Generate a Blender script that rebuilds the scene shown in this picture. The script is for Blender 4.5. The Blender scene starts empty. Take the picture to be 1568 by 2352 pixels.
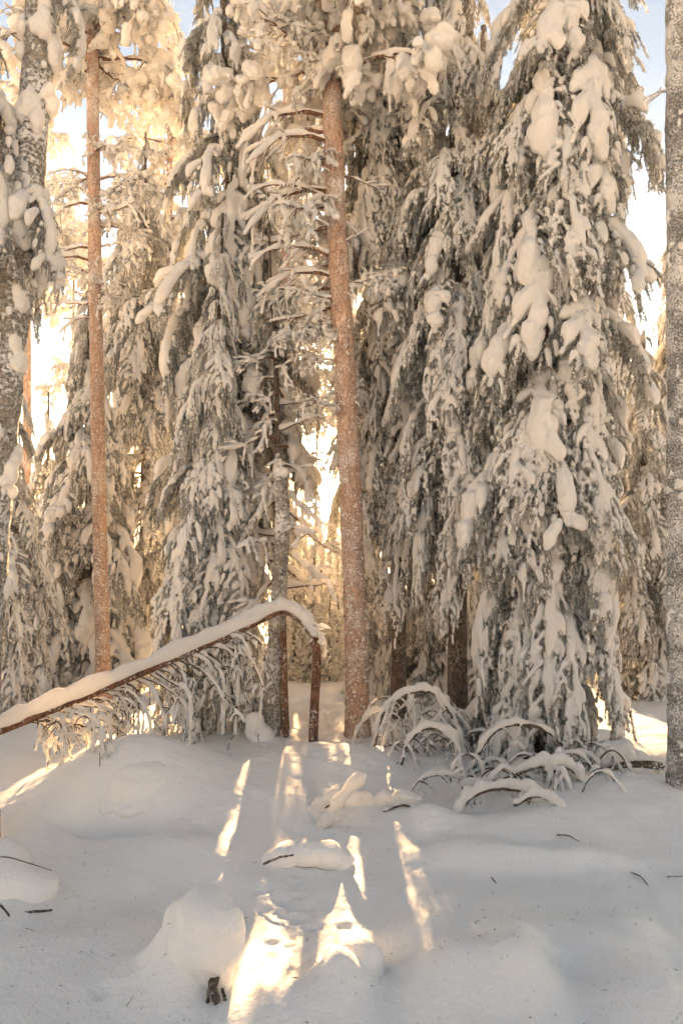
import bpy, math, random
import numpy as np
from mathutils import Vector, Matrix

# ------------------------------------------------------------------ camera, sky, sun, exposure
sc = bpy.context.scene
COL = sc.collection
CAMZ = 3.0
K = 0.75 / 1176.0                      # tangent per pixel of a 1568 x 2352 picture
SUN_U, SUN_V = 740, 872
cam_d = bpy.data.cameras.new('camera'); cam = bpy.data.objects.new('camera', cam_d); COL.objects.link(cam)
cam.location = (0, 0, CAMZ); cam.rotation_euler = (math.radians(90), 0, 0)
cam_d.sensor_fit = 'VERTICAL'; cam_d.sensor_height = 36; cam_d.lens = 24
cam_d.clip_start = 0.05; cam_d.clip_end = 3000
sc.camera = cam

sdir = Vector(((SUN_U - 784) * K, 1.0, (1176 - SUN_V) * K)).normalized()
elev = math.asin(sdir.z); azim = math.atan2(sdir.x, sdir.y)
w = bpy.data.worlds.new('World'); sc.world = w; w.use_nodes = True
nt = w.node_tree; nt.nodes.clear()
sky = nt.nodes.new('ShaderNodeTexSky'); sky.sky_type = 'NISHITA'; sky.sun_disc = False
sky.sun_elevation = elev; sky.sun_rotation = azim; sky.altitude = 200
sky.air_density = 1.0; sky.dust_density = 0.0; sky.ozone_density = 1.0
bg = nt.nodes.new('ShaderNodeBackground'); bg.inputs[1].default_value = 0.05
wo = nt.nodes.new('ShaderNodeOutputWorld')
nt.links.new(sky.outputs[0], bg.inputs[0]); nt.links.new(bg.outputs[0], wo.inputs[0])
sun_d = bpy.data.lights.new('sun', 'SUN'); sun = bpy.data.objects.new('sun', sun_d); COL.objects.link(sun)
sun_d.energy = 3.5; sun_d.angle = math.radians(0.7); sun_d.color = (1.0, 0.75, 0.47)
sun.rotation_euler = sdir.to_track_quat('Z', 'Y').to_euler(); sun.location = (0, 30, 20)
vs = sc.view_settings
vs.view_transform = 'Standard'; vs.look = 'None'; vs.gamma = 1.0; vs.exposure = 2.84
vs.use_white_balance = True; vs.white_balance_temperature = 9500; vs.white_balance_tint = 20
cy = sc.cycles
cy.max_bounces = 11; cy.diffuse_bounces = 9; cy.glossy_bounces = 2; cy.transmission_bounces = 6
cy.volume_bounces = 1; cy.transparent_max_bounces = 4
cy.use_denoising = True
try: cy.denoiser = 'OPENIMAGEDENOISE'
except Exception: pass
cy.use_adaptive_sampling = True; cy.adaptive_threshold = 0.05; cy.adaptive_min_samples = 16
cy.caustics_reflective = False; cy.caustics_refractive = False
HAZE = 0.0017

# ------------------------------------------------------------------ helpers
rng = np.random.default_rng(7)
def P(u, v, Y): return np.array([(u - 784) * K * Y, Y, CAMZ - (v - 1176) * K * Y])

_perm = np.random.default_rng(3).random(65536)
def _h(ix, iy, iz):
    n = (ix * 73856093) ^ (iy * 19349663) ^ (iz * 83492791)
    return _perm[n & 65535]
def vnoise(p):
    p = np.asarray(p, float); i = np.floor(p).astype(np.int64); f = p - i; f = f * f * (3 - 2 * f)
    x, y, z = i[:, 0], i[:, 1], i[:, 2]; r = 0
    for dx in (0, 1):
        wx = f[:, 0] if dx else 1 - f[:, 0]
        for dy in (0, 1):
            wy = f[:, 1] if dy else 1 - f[:, 1]
            for dz in (0, 1):
                wz = f[:, 2] if dz else 1 - f[:, 2]
                r = r + wx * wy * wz * _h(x + dx, y + dy, z + dz)
    return r * 2 - 1
def fbm(p, o=3):
    p = np.asarray(p, float); r = 0; a = 1
    for k in range(o): r = r + a * vnoise(p * 2 ** k + 17.3 * k); a *= .5
    return r

def icos(sub):
    import bmesh
    bm = bmesh.new(); bmesh.ops.create_icosphere(bm, subdivisions=sub, radius=1)
    bm.verts.ensure_lookup_table()
    V = np.array([v.co[:] for v in bm.verts]); F = np.array([[v.index for v in f.verts] for f in bm.faces]); bm.free()
    return V, F
ICO1 = icos(1); ICO2 = icos(2); ICO3 = icos(3)

class MB:
    def __init__(s): s.v = []; s.f = []; s.n = 0
    def add(s, V, F):
        s.v.append(np.asarray(V, float)); s.f.append(np.asarray(F, np.int64) + s.n); s.n += len(V); return s
    def tube(s, pts, rad, sides=6, cap=True):
        pts = np.asarray(pts, float); n = len(pts); rad = np.broadcast_to(np.asarray(rad, float), (n,))
        T = np.gradient(pts, axis=0); T /= np.linalg.norm(T, axis=1)[:, None] + 1e-9
        ref = np.array([0, 1.0, 0]) if abs(T[0][1]) < .9 else np.array([1.0, 0, 0])
        A = np.zeros_like(T); a = np.cross(T[0], ref)
        for i in range(n):
            a = a - T[i] * a.dot(T[i]); a /= np.linalg.norm(a) + 1e-9; A[i] = a
        B = np.cross(T, A); th = np.arange(sides) / sides * 2 * np.pi
        V = pts[:, None, :] + rad[:, None, None] * (A[:, None, :] * np.cos(th)[None, :, None] + B[:, None, :] * np.sin(th)[None, :, None])
        V = V.reshape(-1, 3); i = np.arange(n - 1)[:, None] * sides; j = np.arange(sides)[None, :]; j2 = (j + 1) % sides
        q = np.stack([i + j, i + j2, i + sides + j2, i + sides + j], -1).reshape(-1, 4)
        F = np.concatenate([q[:, [0, 1, 2]], q[:, [0, 2, 3]]])
        if cap:
            V = np.concatenate([V, pts[:1], pts[-1:]]); c0 = n * sides; jj = np.arange(sides); jn = (jj + 1) % sides
            F = np.concatenate([F, np.stack([np.full(sides, c0), jn, jj], -1), np.stack([np.full(sides, c0 + 1), (n - 1) * sides + jj, (n - 1) * sides + jn], -1)])
        return s.add(V, F)
    def blobs(s, C, R, tmpl=ICO1):
        """ellipsoids: C (n,3) centres, R (n,) or (n,3) radii"""
        C = np.asarray(C, float); R = np.asarray(R, float)
        if len(C) == 0: return s
        if R.ndim == 1: R = np.repeat(R[:, None], 3, 1)
        V = C[:, None, :] + tmpl[0][None] * R[:, None, :]
        F = tmpl[1][None] + (np.arange(len(C)) * len(tmpl[0]))[:, None, None]
        return s.add(V.reshape(-1, 3), F.reshape(-1, 3))
    def tris(s, V3):
        V3 = np.asarray(V3, float)
        if len(V3) == 0: return s
        return s.add(V3.reshape(-1, 3), np.arange(len(V3) * 3).reshape(-1, 3))
    def mesh(s, name, mat, smooth=True):
        V = np.concatenate(s.v); F = np.concatenate(s.f); return raw_mesh(name, V, F, mat, smooth)

def raw_mesh(name, V, F, mat, smooth=True):
    me = bpy.data.meshes.new(name); k = F.shape[1]
    me.vertices.add(len(V)); me.vertices.foreach_set('co', V.astype(np.float32).ravel())
    me.loops.add(F.size); me.loops.foreach_set('vertex_index', F.astype(np.int32).ravel())
    me.polygons.add(len(F)); me.polygons.foreach_set('loop_start', np.arange(0, F.size, k, dtype=np.int32))
    me.polygons.foreach_set('use_smooth', np.full(len(F), smooth))
    me.update(calc_edges=True); me.validate()
    if mat: me.materials.append(mat)
    return me
def link(name, me, parent=None, loc=(0, 0, 0)):
    o = bpy.data.objects.new(name, me); COL.objects.link(o); o.parent = parent; o.location = loc; return o
def tag(o, label, cat, group=None, kind=None):
    if label: o['label'] = label
    if cat: o['category'] = cat
    if group: o['group'] = group
    if kind: o['kind'] = kind
    return o
def empty(name, loc, label, cat, group=None):
    o = bpy.data.objects.new(name, None); COL.objects.link(o); o.location = loc; o.empty_display_size = .2
    return tag(o, label, cat, group)

MELT = bpy.data.scenes.new('melting')          # a side scene where blobs are melted, removed at the end
def remesh(mb, name, mat, voxel, smooth=2, namp=.0, nscale=8.):
    """melt overlapping blobs into one skin of snow"""
    me = mb.mesh('melt', None); o = bpy.data.objects.new('melt', me); MELT.collection.objects.link(o)
    m = o.modifiers.new('r', 'REMESH'); m.mode = 'VOXEL'; m.voxel_size = voxel; m.use_smooth_shade = True
    if smooth:
        s = o.modifiers.new('s', 'SMOOTH'); s.factor = .5; s.iterations = smooth
    dg = MELT.view_layers[0].depsgraph
    with bpy.context.temp_override(scene=MELT, view_layer=MELT.view_layers[0]):
        dg = bpy.context.evaluated_depsgraph_get()
    dg.update(); ev = o.evaluated_get(dg)
    out = bpy.data.meshes.new_from_object(ev); bpy.data.objects.remove(o); bpy.data.meshes.remove(me)
    out.name = name; out.materials.clear(); out.materials.append(mat)
    n = len(out.vertices)
    if namp and n:
        co = np.empty(n * 3, np.float32); out.vertices.foreach_get('co', co); co = co.reshape(-1, 3)
        no = np.empty(n * 3, np.float32); out.vertices.foreach_get('normal', no); no = no.reshape(-1, 3)
        co = co + no * (fbm(co * nscale, 3)[:, None] * namp); out.vertices.foreach_set('co', co.astype(np.float32).ravel()); out.update()
    return out

# ------------------------------------------------------------------ materials
def newmat(name):
    m = bpy.data.materials.new(name); m.use_nodes = True; t = m.node_tree
    return m, t, t.nodes['Principled BSDF'], t.nodes['Material Output']
def N(t, typ, **kw):
    n = t.nodes.new(typ)
    for k, v in kw.items():
        if k.startswith('i_'):
            key = k[2:]; n.inputs[int(key) if key.isdigit() else key.replace('_', ' ')].default_value = v
        else: setattr(n, k, v)
    return n
def noise(t, scale, detail=3, rough=.55, co=None, stretch=None):
    n = N(t, 'ShaderNodeTexNoise'); n.inputs['Scale'].default_value = scale; n.inputs['Detail'].default_value = detail; n.inputs['Roughness'].default_value = rough
    tc = N(t, 'ShaderNodeTexCoord'); src = tc.outputs['Object']
    if stretch:
        mp = N(t, 'ShaderNodeMapping'); mp.inputs['Scale'].default_value = stretch; t.links.new(src, mp.inputs[0]); src = mp.outputs[0]
    t.links.new(src, n.inputs['Vector']); return n
def ramp(t, src, stops):
    r = N(t, 'ShaderNodeValToRGB'); e = r.color_ramp.elements
    while len(e) < len(stops): e.new(.5)
    for el, (p, c) in zip(e, stops): el.position = p; el.color = (*c, 1) if len(c) == 3 else c
    t.links.new(src, r.inputs[0]); return r
def mixc(t, fac, a, b):
    m = N(t, 'ShaderNodeMix', data_type='RGBA')
    if isinstance(fac, float): m.inputs[0].default_value = fac
    else: t.links.new(fac, m.inputs[0])
    for sock, c in ((m.inputs[6], a), (m.inputs[7], b)):
        if isinstance(c, tuple): sock.default_value = (*c, 1)
        else: t.links.new(c, sock)
    return m.outputs[2]
def bump(t, bs, h, dist, strength=1.0):
    b = N(t, 'ShaderNodeBump'); b.inputs['Strength'].default_value = strength; b.inputs['Distance'].default_value = dist
    t.links.new(h, b.inputs['Height']); t.links.new(b.outputs[0], bs.inputs['Normal']); return b

def snow_mat(name, trans, bscale, bdist, col=(.90, .876, .842)):
    m, t, bs, out = newmat(name)
    bs.inputs['Roughness'].default_value = .65; bs.inputs['Specular IOR Level'].default_value = .25
    n1 = noise(t, 3.0, 3); c = ramp(t, n1.outputs['Fac'], [(.3, tuple(x * .95 for x in col)), (.7, col)])
    t.links.new(c.outputs[0], bs.inputs['Base Color'])
    n2 = noise(t, bscale, 5, .65); b = bump(t, bs, n2.outputs['Fac'], bdist)
    if trans:
        tr = N(t, 'ShaderNodeBsdfTranslucent'); tr.inputs[0].default_value = (.93, .90, .86, 1)
        mx = N(t, 'ShaderNodeMixShader'); mx.inputs[0].default_value = trans
        t.links.new(bs.outputs[0], mx.inputs[1]); t.links.new(tr.outputs[0], mx.inputs[2]); t.links.new(mx.outputs[0], out.inputs[0])
    return m
SNOW = snow_mat('snow_on_branches', .3, 45, .012)
SNOWF = snow_mat('snow_far', .35, 20, .03)
SNOWG = snow_mat('snow_cover', 0, 34, .014)

def needle_mat(name, frost):
    m, t, bs, out = newmat(name)
    g = N(t, 'ShaderNodeNewGeometry'); n = noise(t, 7.0, 2)
    a = N(t, 'ShaderNodeMath', operation='MULTIPLY_ADD'); t.links.new(n.outputs['Fac'], a.inputs[0]); a.inputs[1].default_value = 1.25
    rp = N(t, 'ShaderNodeMath', operation='MULTIPLY'); rp.inputs[1].default_value = .55; t.links.new(g.outputs['Random Per Island'], rp.inputs[0]); t.links.new(rp.outputs[0], a.inputs[2])
    r = ramp(t, a.outputs[0], [(frost, (.058, .070, .045)), (frost + .12, (.14, .15, .112)), (frost + .25, (.42, .415, .385)), (frost + .6, (.8, .79, .77))])
    r.color_ramp.elements[3].position = min(1, frost + .6)
    sc_ = N(t, 'ShaderNodeMath', operation='MULTIPLY'); sc_.inputs[1].default_value = .55; t.links.new(a.outputs[0], sc_.inputs[0]); t.links.new(sc_.outputs[0], r.inputs[0])
    t.links.new(r.outputs[0], bs.inputs['Base Color']); bs.inputs['Roughness'].default_value = .7
    tr = N(t, 'ShaderNodeBsdfTranslucent'); t.links.new(r.outputs[0], tr.inputs[0])
    mx = N(t, 'ShaderNodeMixShader'); mx.inputs[0].default_value = .35
    t.links.new(bs.outputs[0], mx.inputs[1]); t.links.new(tr.outputs[0], mx.inputs[2]); t.links.new(mx.outputs[0], out.inputs[0])
    return m
NEEDLE = needle_mat('spruce_needles_frosted', .15)
FROSTN = needle_mat('needles_heavily_frosted', .14)

def bark_mat(name, dark, mid, lite, frost, fscale, stretch=(1, 1, .35), depth=.02, frostcol=(.85, .85, .86)):
    m, t, bs, out = newmat(name)
    vo = N(t, 'ShaderNodeTexVoronoi'); vo.feature = 'DISTANCE_TO_EDGE'; vo.inputs['Scale'].default_value = 16
    tc = N(t, 'ShaderNodeTexCoord'); mp = N(t, 'ShaderNodeMapping'); mp.inputs['Scale'].default_value = stretch
    nd = noise(t, 9, 2); ad = N(t, 'ShaderNodeVectorMath', operation='MULTIPLY_ADD'); ad.inputs[1].default_value = (.12, .12, .12)
    t.links.new(nd.outputs['Color'], ad.inputs[0]); t.links.new(tc.outputs['Object'], ad.inputs[2])
    t.links.new(ad.outputs[0], mp.inputs[0]); t.links.new(mp.outputs[0], vo.inputs['Vector'])
    n1 = noise(t, 14, 5, .65, stretch=stretch)
    c0 = ramp(t, n1.outputs['Fac'], [(.3, mid), (.7, lite)])
    e = ramp(t, vo.outputs['Distance'], [(0, (0, 0, 0)), (.09, (1, 1, 1))])
    c1 = mixc(t, e.outputs[0], dark, c0.outputs[0])
    n2 = noise(t, fscale, 4, .6); n3 = noise(t, 2.2, 2)
    s = N(t, 'ShaderNodeMath', operation='MULTIPLY_ADD'); s.inputs[1].default_value = .5
    t.links.new(n3.outputs['Fac'], s.inputs[0]); t.links.new(n2.outputs['Fac'], s.inputs[2])
    fr = ramp(t, s.outputs[0], [(frost, (0, 0, 0)), (min(1, frost + .05), (1, 1, 1))])
    c2 = mixc(t, fr.outputs[0], c1, frostcol)
    t.links.new(c2, bs.inputs['Base Color']); bs.inputs['Roughness'].default_value = .85; bs.inputs['Specular IOR Level'].default_value = .2
    hh = N(t, 'ShaderNodeMath', operation='MULTIPLY_ADD'); hh.inputs[1].default_value = .8
    t.links.new(fr.outputs[0], hh.inputs[0]); t.links.new(e.outputs[0], hh.inputs[2])
    bump(t, bs, hh.outputs[0], depth); return m
BARK_PINE = bark_mat('pine_bark_orange_frosted', (.30, .17, .12), (.47, .27, .185), (.60, .40, .30), .79, 70, depth=.008, frostcol=(.80, .74, .69))
BARK_RED = bark_mat('pine_bark_red', (.06, .03, .02), (.16, .075, .045), (.27, .13, .08), .84, 38, depth=.010)
BARK_SPRUCE = bark_mat('spruce_bark_brown_frosted', (.05, .035, .028), (.11, .08, .062), (.19, .145, .115), .86, 46, depth=.012, frostcol=(.6, .58, .56))
def rime_bark(name, dark, mid, lite, frost, frostcol, fine):
    """birch bark: horizontal flecks and peeling, with clinging rime"""
    m, t, bs, out = newmat(name)
    n1 = noise(t, 7, 5, .7, stretch=(1, 1, 4.5)); n2 = noise(t, 26, 4, .7, stretch=(1, 1, 1.6)); n3 = noise(t, fine, 4, .7); n4 = noise(t, 3.2, 3)
    c0 = ramp(t, n1.outputs['Fac'], [(.34, dark), (.47, mid), (.68, lite)])
    d = ramp(t, n2.outputs['Fac'], [(.36, (.45, .43, .40)), (.55, (1, 1, 1))])
    mu = N(t, 'ShaderNodeMix', data_type='RGBA', blend_type='MULTIPLY'); mu.inputs[0].default_value = .8
    t.links.new(c0.outputs[0], mu.inputs[6]); t.links.new(d.outputs[0], mu.inputs[7])
    sm = N(t, 'ShaderNodeMath', operation='MULTIPLY_ADD'); sm.inputs[1].default_value = .55; t.links.new(n4.outputs['Fac'], sm.inputs[0]); t.links.new(n3.outputs['Fac'], sm.inputs[2])
    fr = ramp(t, sm.outputs[0], [(frost, (0, 0, 0)), (frost + .14, (1, 1, 1))])
    c2 = mixc(t, fr.outputs[0], mu.outputs[2], frostcol); t.links.new(c2, bs.inputs['Base Color'])
    bs.inputs['Roughness'].default_value = .85; bs.inputs['Specular IOR Level'].default_value = .2
    hh = N(t, 'ShaderNodeMath', operation='ADD'); t.links.new(fr.outputs[0], hh.inputs[0]); t.links.new(n2.outputs['Fac'], hh.inputs[1])
    bump(t, bs, hh.outputs[0], .018); return m
BARK_BIRCH = rime_bark('birch_bark_rimed', (.10, .085, .07), (.30, .255, .20), (.46, .41, .34), .70, (.74, .72, .69), 34)
BARK_BIRCH2 = rime_bark('birch_bark_grey_rime', (.14, .125, .11), (.25, .23, .21), (.36, .335, .305), .66, (.66, .64, .615), 60)
WOOD = bark_mat('twig_bark', (.04, .03, .022), (.09, .065, .045), (.15, .11, .08), .86, 40, depth=.004)

# ------------------------------------------------------------------ ground: one sheet of snow out to the horizon
def base_z(y):
    y = np.asarray(y, float)
    xs = [-450, -130, -60, -30, -10, 0, 3.4, 9, 12, 20, 50, 120, 220, 330, 420, 700]
    zs = [17.2, 17, 16.5, 11.5, 3.6, .70, .45, .05, -.25, -1.4, -6.5, -16, -20, -9, 1.0, 4.0]  # unseen hill behind the camera, added to bounce warm sun onto the shade
    return np.interp(y, xs, zs)
def G(u, v):
    k = K * (v - 1176); Y = 2.307 / (k - .0714); return (u - 784) * K * Y, Y
MOUNDS = []     # x, y, rx, ry, h
def mound(u, v, ru, ry, h, p=1.0):
    x, y = G(u, v); MOUNDS.append((x, y, ru * K * y, ry, h, p))
mound(330, 1815, 180, .70, .44)
mound(120, 1840, 160, .6, .12)
mound(640, 1765, 260, .7, .12)
mound(230, 1900, 110, .28, -.12)
mound(1060, 2270, 125, .28, .22)
mound(1180, 2200, 80, .40, .17)
mound(985, 2150, 70, .26, .08)
mound(1195, 2290, 60, .2, .10)
mound(1330, 2180, 90, .3, .10)
mound(1480, 2300, 110, .3, .14)
mound(1100, 1960, 160, .18, .07)
mound(1300, 1975, 150, .12, .07)
mound(600, 1850, 120, .3, .08)
mound(420, 1960, 140, .3, .07)
mound(200, 2010, 120, .3, .09)
mound(250, 2160, 120, .3, .09)
mound(1450, 2150, 70, .2, .13)
mound(985, 1890, 60, .25, .12)
mound(1200, 1900, 220, .45, .12)
mound(1400, 1830, 200, .6, .15)
mound(1450, 1990, 160, .4, -.05)
mound(1330, 2260, 100, .25, -.06)
mound(430, 2330, 200, .3, -.05)
mound(120, 2290, 220, .5, .10)
mound(425, 2240, 62, .20, .34)
mound(360, 2290, 110, .3, .10)
mound(785, 2268, 55, .18, .20)
mound(690, 2330, 120, .2, .06)
mound(720, 2100, 150, .35, -.03)
mound(20, 2090, 130, .35, .12)
mound(600, 2330, 200, .3, .08)
mound(275, 1895, 85, .16, -.26)
mound(800, 1690, 70, .35, .10)
mound(900, 1745, 200, .5, .10)
trk = np.random.default_rng(5)
def gz(x, y):
    x = np.asarray(x, float); y = np.asarray(y, float); z = base_z(y)
    near = np.clip((16 - y) / 5, 0, 1)
    q = np.stack([x, y, np.zeros_like(x)], -1)
    for (mx, my, rx, ry, h, p) in MOUNDS:
        d = ((x - mx) / rx) ** 2 + ((y - my) / ry) ** 2
        z = z + h * np.exp(-d * .9)
    z = z + near * (.06 * fbm(q * .9 + 3, 2) + .022 * fbm(q * 2.6, 3))
    far = np.clip((y - 16) / 30, 0, 1); z = z + far * 1.2 * fbm(q * .05, 2)
    z = z + np.clip(np.abs(x) - 6, 0, 60) * .02 * np.clip(1 - y / 60, 0, 1) * np.clip(1 + y / 30, 0, 1)
    return z
def gz1(x, y): return float(gz(np.array([x]), np.array([y]))[0])

def build_ground():
    t = np.linspace(-1, 1, 421); X = np.sign(t) * (np.abs(t) * 6.2 + 500 * np.abs(t) ** 9)
    ys = [-450, -300, -200, -130, -95, -75, -60, -50, -40, -32, -25, -19, -14, -10, -7, -4.5, -2.5, -1, 0, 1.2, 2.0]; y = 2.4
    while y < 700:
        ys.append(y); y += .022 if y < 8.8 else .022 + (y - 8.8) * .05
    Y = np.array(ys); XX, YY = np.meshgrid(X, Y); x = XX.ravel(); yv = YY.ravel()
    z = gz(x, yv)
    near = (yv < 10) & (yv > 2)
    q = np.stack([x[near], yv[near], np.zeros(near.sum())], -1)
    z[near] += .006 * fbm(q * 9, 3) + .003 * fbm(q * np.array([26, 42, 1]), 3)
    # animal tracks and little pits in the open strip
    pits = []
    for k in range(46):
        f = k / 45; u = 745 + 60 * math.sin(f * 5) + trk.normal(0, 26) - 60 * f; v = 1735 + f ** 1.2 * 500
        pits.append((u, v, trk.uniform(.022, .04), trk.uniform(.012, .028)))
    for k in range(40):
        pits.append((trk.uniform(590, 880), trk.uniform(1990, 2200), trk.uniform(.012, .03), trk.uniform(.004, .012)))
    for (u, v) in ((690, 2085), (720, 2105), (600, 2030), (655, 2050), (790, 2110), (330, 2270), (240, 2310), (380, 2250)):
        pits.append((u, v, .05, .03))
    for (u, v, r, d) in pits:
        px, py = G(u, v); dd = ((x - px) / (r * 1.3)) ** 2 + ((yv - py) / r) ** 2
        s = dd < 9; z[s] += -d * np.exp(-dd[s] * 1.2) + d * .22 * np.exp(-(np.sqrt(dd[s]) - 1.5) ** 2 * 5)
    nx, ny = len(X), len(Y); i = np.arange(ny - 1)[:, None] * nx; j = np.arange(nx - 1)[None, :]
    F = np.stack([i + j, i + j + 1, i + nx + j + 1, i + nx + j], -1).reshape(-1, 4)
    me = raw_mesh('ground', np.stack([x, yv, z], -1), F, SNOWG)
    tag(link('ground', me), None, None, kind='structure')['label'] = 'deep smooth snow covering the forest floor'
build_ground()

# ------------------------------------------------------------------ bough prototypes
def curve(p0, d0, L, droop, n, r, wig=.04, target=(0, 0, -1)):
    """a twig that leaves along d0 and bends towards target"""
    pts = [np.array(p0, float)]; d = np.array(d0, float); d /= np.linalg.norm(d); tg = np.array(target, float)
    for i in range(n):
        d = d + tg * droop / n + r.normal(0, wig, 3); d /= np.linalg.norm(d); pts.append(pts[-1] + d * L / n)
    return np.array(pts)
def lerp_path(pts, m):
    t = np.linspace(0, len(pts) - 1, m); i = np.minimum(t.astype(int), len(pts) - 2); f = (t - i)[:, None]
    return pts[i] * (1 - f) + pts[i + 1] * f
def seglen(p): return float(np.linalg.norm(np.diff(p, axis=0), axis=1).sum())
def needles_on(path, r, dens, ln, spread=.8, wd=.007):
    n = max(2, int(seglen(path) * dens)); c = lerp_path(path, n) + r.normal(0, .004, (n, 3))
    T = np.gradient(c, axis=0); T /= np.linalg.norm(T, axis=1)[:, None] + 1e-9
    d = T * .7 + r.normal(0, spread, (n, 3)) + np.array([0, 0, -.25]); d /= np.linalg.norm(d, axis=1)[:, None]
    l = ln * r.uniform(.6, 1.3, n)[:, None]; s = np.cross(d, r.normal(0, 1, (n, 3))); s /= np.linalg.norm(s, axis=1)[:, None] + 1e-9
    w_ = wd * r.uniform(.7, 1.4, n)[:, None]
    return np.stack([c - s * w_, c + s * w_, c + d * l], 1)

def join_meshes(name, meshes, mat):
    V = []; F = []; n = 0
    for me in meshes:
        c = np.empty(len(me.vertices) * 3, np.float32); me.vertices.foreach_get('co', c)
        me.calc_loop_triangles(); t = np.empty(len(me.loop_triangles) * 3, np.int32); me.loop_triangles.foreach_get('vertices', t)
        V.append(c.reshape(-1, 3)); F.append(t.reshape(-1, 3) + n); n += len(me.vertices); bpy.data.meshes.remove(me)
    return raw_mesh(name, np.concatenate(V), np.concatenate(F), mat)

def make_bough(seed, L=.85, D=1.15, W=.5, snow=1.0, strands=1.0, pads=3, needle=None, voxel=.0115, rise=.12, ndens=260, matS=None, latsnow=1.0, strsnow=1.0):
    r = np.random.default_rng(seed); wood = MB(); SC = []; SR = []; BC = []; BR = []; nd = []
    t = np.linspace(0, 1, 14)
    sp = np.stack([L * (1 - (1 - t) ** 1.7), .07 * np.sin(t * 3 + r.uniform(0, 6)) * t, rise * np.sin(np.minimum(t * 2.2, 1) * np.pi / 2) - D * t ** 1.7], -1)
    wood.tube(sp, np.linspace(.022, .005, 14), 5)
    nd.append(needles_on(sp[4:], r, ndens * 1.2, .04))
    def tongue(path, f0, f1, wd, lat=0.):
        m = max(8, int(seglen(path) * abs(f1 - f0) / .012)); q = np.linspace(0, 1, m); i = (f0 + (f1 - f0) * q) * (len(path) - 1)
        i0 = np.minimum(i.astype(int), len(path) - 2); f = (i - i0)[:, None]; c = path[i0] * (1 - f) + path[i0 + 1] * f
        rad = wd * (1 - np.abs(2 * q - 1) ** 3.2) ** .5 * (.62 + .38 * np.clip(q * 1.6, 0, 1)) * (1 + .2 * vnoise(np.stack([q * seglen(path) * 6 + r.uniform(0, 90), q * 0, q * 0], -1)))
        rad = np.maximum(rad, .012)
        off = np.stack([rad * .3, lat + rad * .35 * vnoise(np.stack([q * 5 + r.uniform(0, 90), q * 0, q * 0], -1)), rad * .5], -1)
        BC.append(c + off); BR.append(np.stack([rad * .85, rad * 1.08, rad * .95], -1))
    dense = lerp_path(sp, 120)
    f = r.uniform(.08, .2)
    for k in range(pads):                          # thick tongues of snow lying along the bough
        g = min(.97, f + r.uniform(.3, .62)); tongue(dense, f, g, r.uniform(.05, .088) * snow, r.normal(0, .03)); f = g + r.uniform(-.1, .06)
        if f > .85: break
    m = int(seglen(sp) / .022); path = lerp_path(sp, m); tt = np.linspace(0, 1, m)
    rad = .026 * snow * np.clip(.9 + .8 * vnoise(np.stack([tt * 9 + r.uniform(0, 50), tt * 0, tt * 0], -1)), .3, 2) * np.clip(.4 + tt * 2, 0, 1)
    SC.append(path + np.stack([rad * .35, r.normal(0, .25, m) * rad, rad * .65], -1)); SR.append(np.stack([rad, rad * 1.25, rad], -1))
    lats = []; nl = int(13 * (W / .5 + .4) / 1.4)
    for k in range(nl):
        for sgn in (-1, 1):
            f = np.clip((k + r.uniform(.2, .9)) / nl, .06, .99) * .88 + .1
            i = int(f * (m - 1)); T = path[min(i + 2, m - 1)] - path[max(i - 2, 0)]; T /= np.linalg.norm(T) + 1e-9
            ln = W * (.35 + .9 * math.sin(min(1, f * 1.15) * math.pi * .72)) * r.uniform(.6, 1.2)
            d0 = np.array([0, sgn * r.uniform(.7, 1.1), .15]) + T * r.uniform(.35, .9)
            c = curve(path[i], d0, ln, r.uniform(1.1, 2.0), 8, r, .06)
            wood.tube(c, np.linspace(.008, .003, len(c)), 4, cap=False); lats.append(c)
            nd.append(needles_on(c, r, ndens * 1.3, .036, .9))
            if r.random() < .30 * latsnow: tongue(c, r.uniform(.0, .25), r.uniform(.6, .98), r.uniform(.032, .06) * snow)
            else:
                mm = max(4, int(ln / .017)); pp = lerp_path(c, mm); qq = np.linspace(0, 1, mm)
                n2 = vnoise(np.stack([qq * ln * 16 + r.uniform(0, 90), qq * 0, qq * 0], -1))
                rad = .021 * np.clip(.75 + 1.3 * n2, 0, 2) * (1.1 - .3 * qq) * r.uniform(.5, 1.3) * latsnow ** .3
                keep = rad > .0115; SC.append((pp + np.stack([rad * .25, rad * 0, rad * .8], -1))[keep]); SR.append((np.stack([rad * 1.1, rad * 1.1, rad], -1))[keep])
    ns = int(70 * strands); src = lats + [sp[5:]] * 4
    for k in range(ns):                            # curtains of thin hanging twigs
        c0 = src[r.integers(len(src))]; f = r.uniform(.1, 1); p = c0[int(f * (len(c0) - 1))]
        ln = r.uniform(.12, .40); c = curve(p + r.normal(0, .012, 3), (r.normal(.1, .2), r.normal(0, .22), -.7), ln, 1.6, 6, r, .08)
        wood.tube(c, np.linspace(.005, .002, len(c)), 3, cap=False)
        nd.append(needles_on(c, r, ndens * 1.3, .030, .75))
        mm = max(4, int(ln / .02)); pp = lerp_path(c, mm); n2 = r.random(mm) * r.uniform(.5, 1.25) * strsnow
        rad = .0138 * np.clip(n2 * 1.75, 0, 1.7); keep = rad > .0115
        SC.append((pp + r.normal(0, .006, (mm, 3)) + np.array([.008, 0, .004]))[keep]); SR.append(np.stack([rad, rad, rad * 1.35], -1)[keep])
    out = [remesh(MB().blobs(np.concatenate(SC), np.concatenate(SR)), 's', None, voxel, 1, .003, 24)]
    if BC: out.append(remesh(MB().blobs(np.concatenate(BC), np.concatenate(BR)), 's', None, 0.015, 4, .011, 6))
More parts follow.
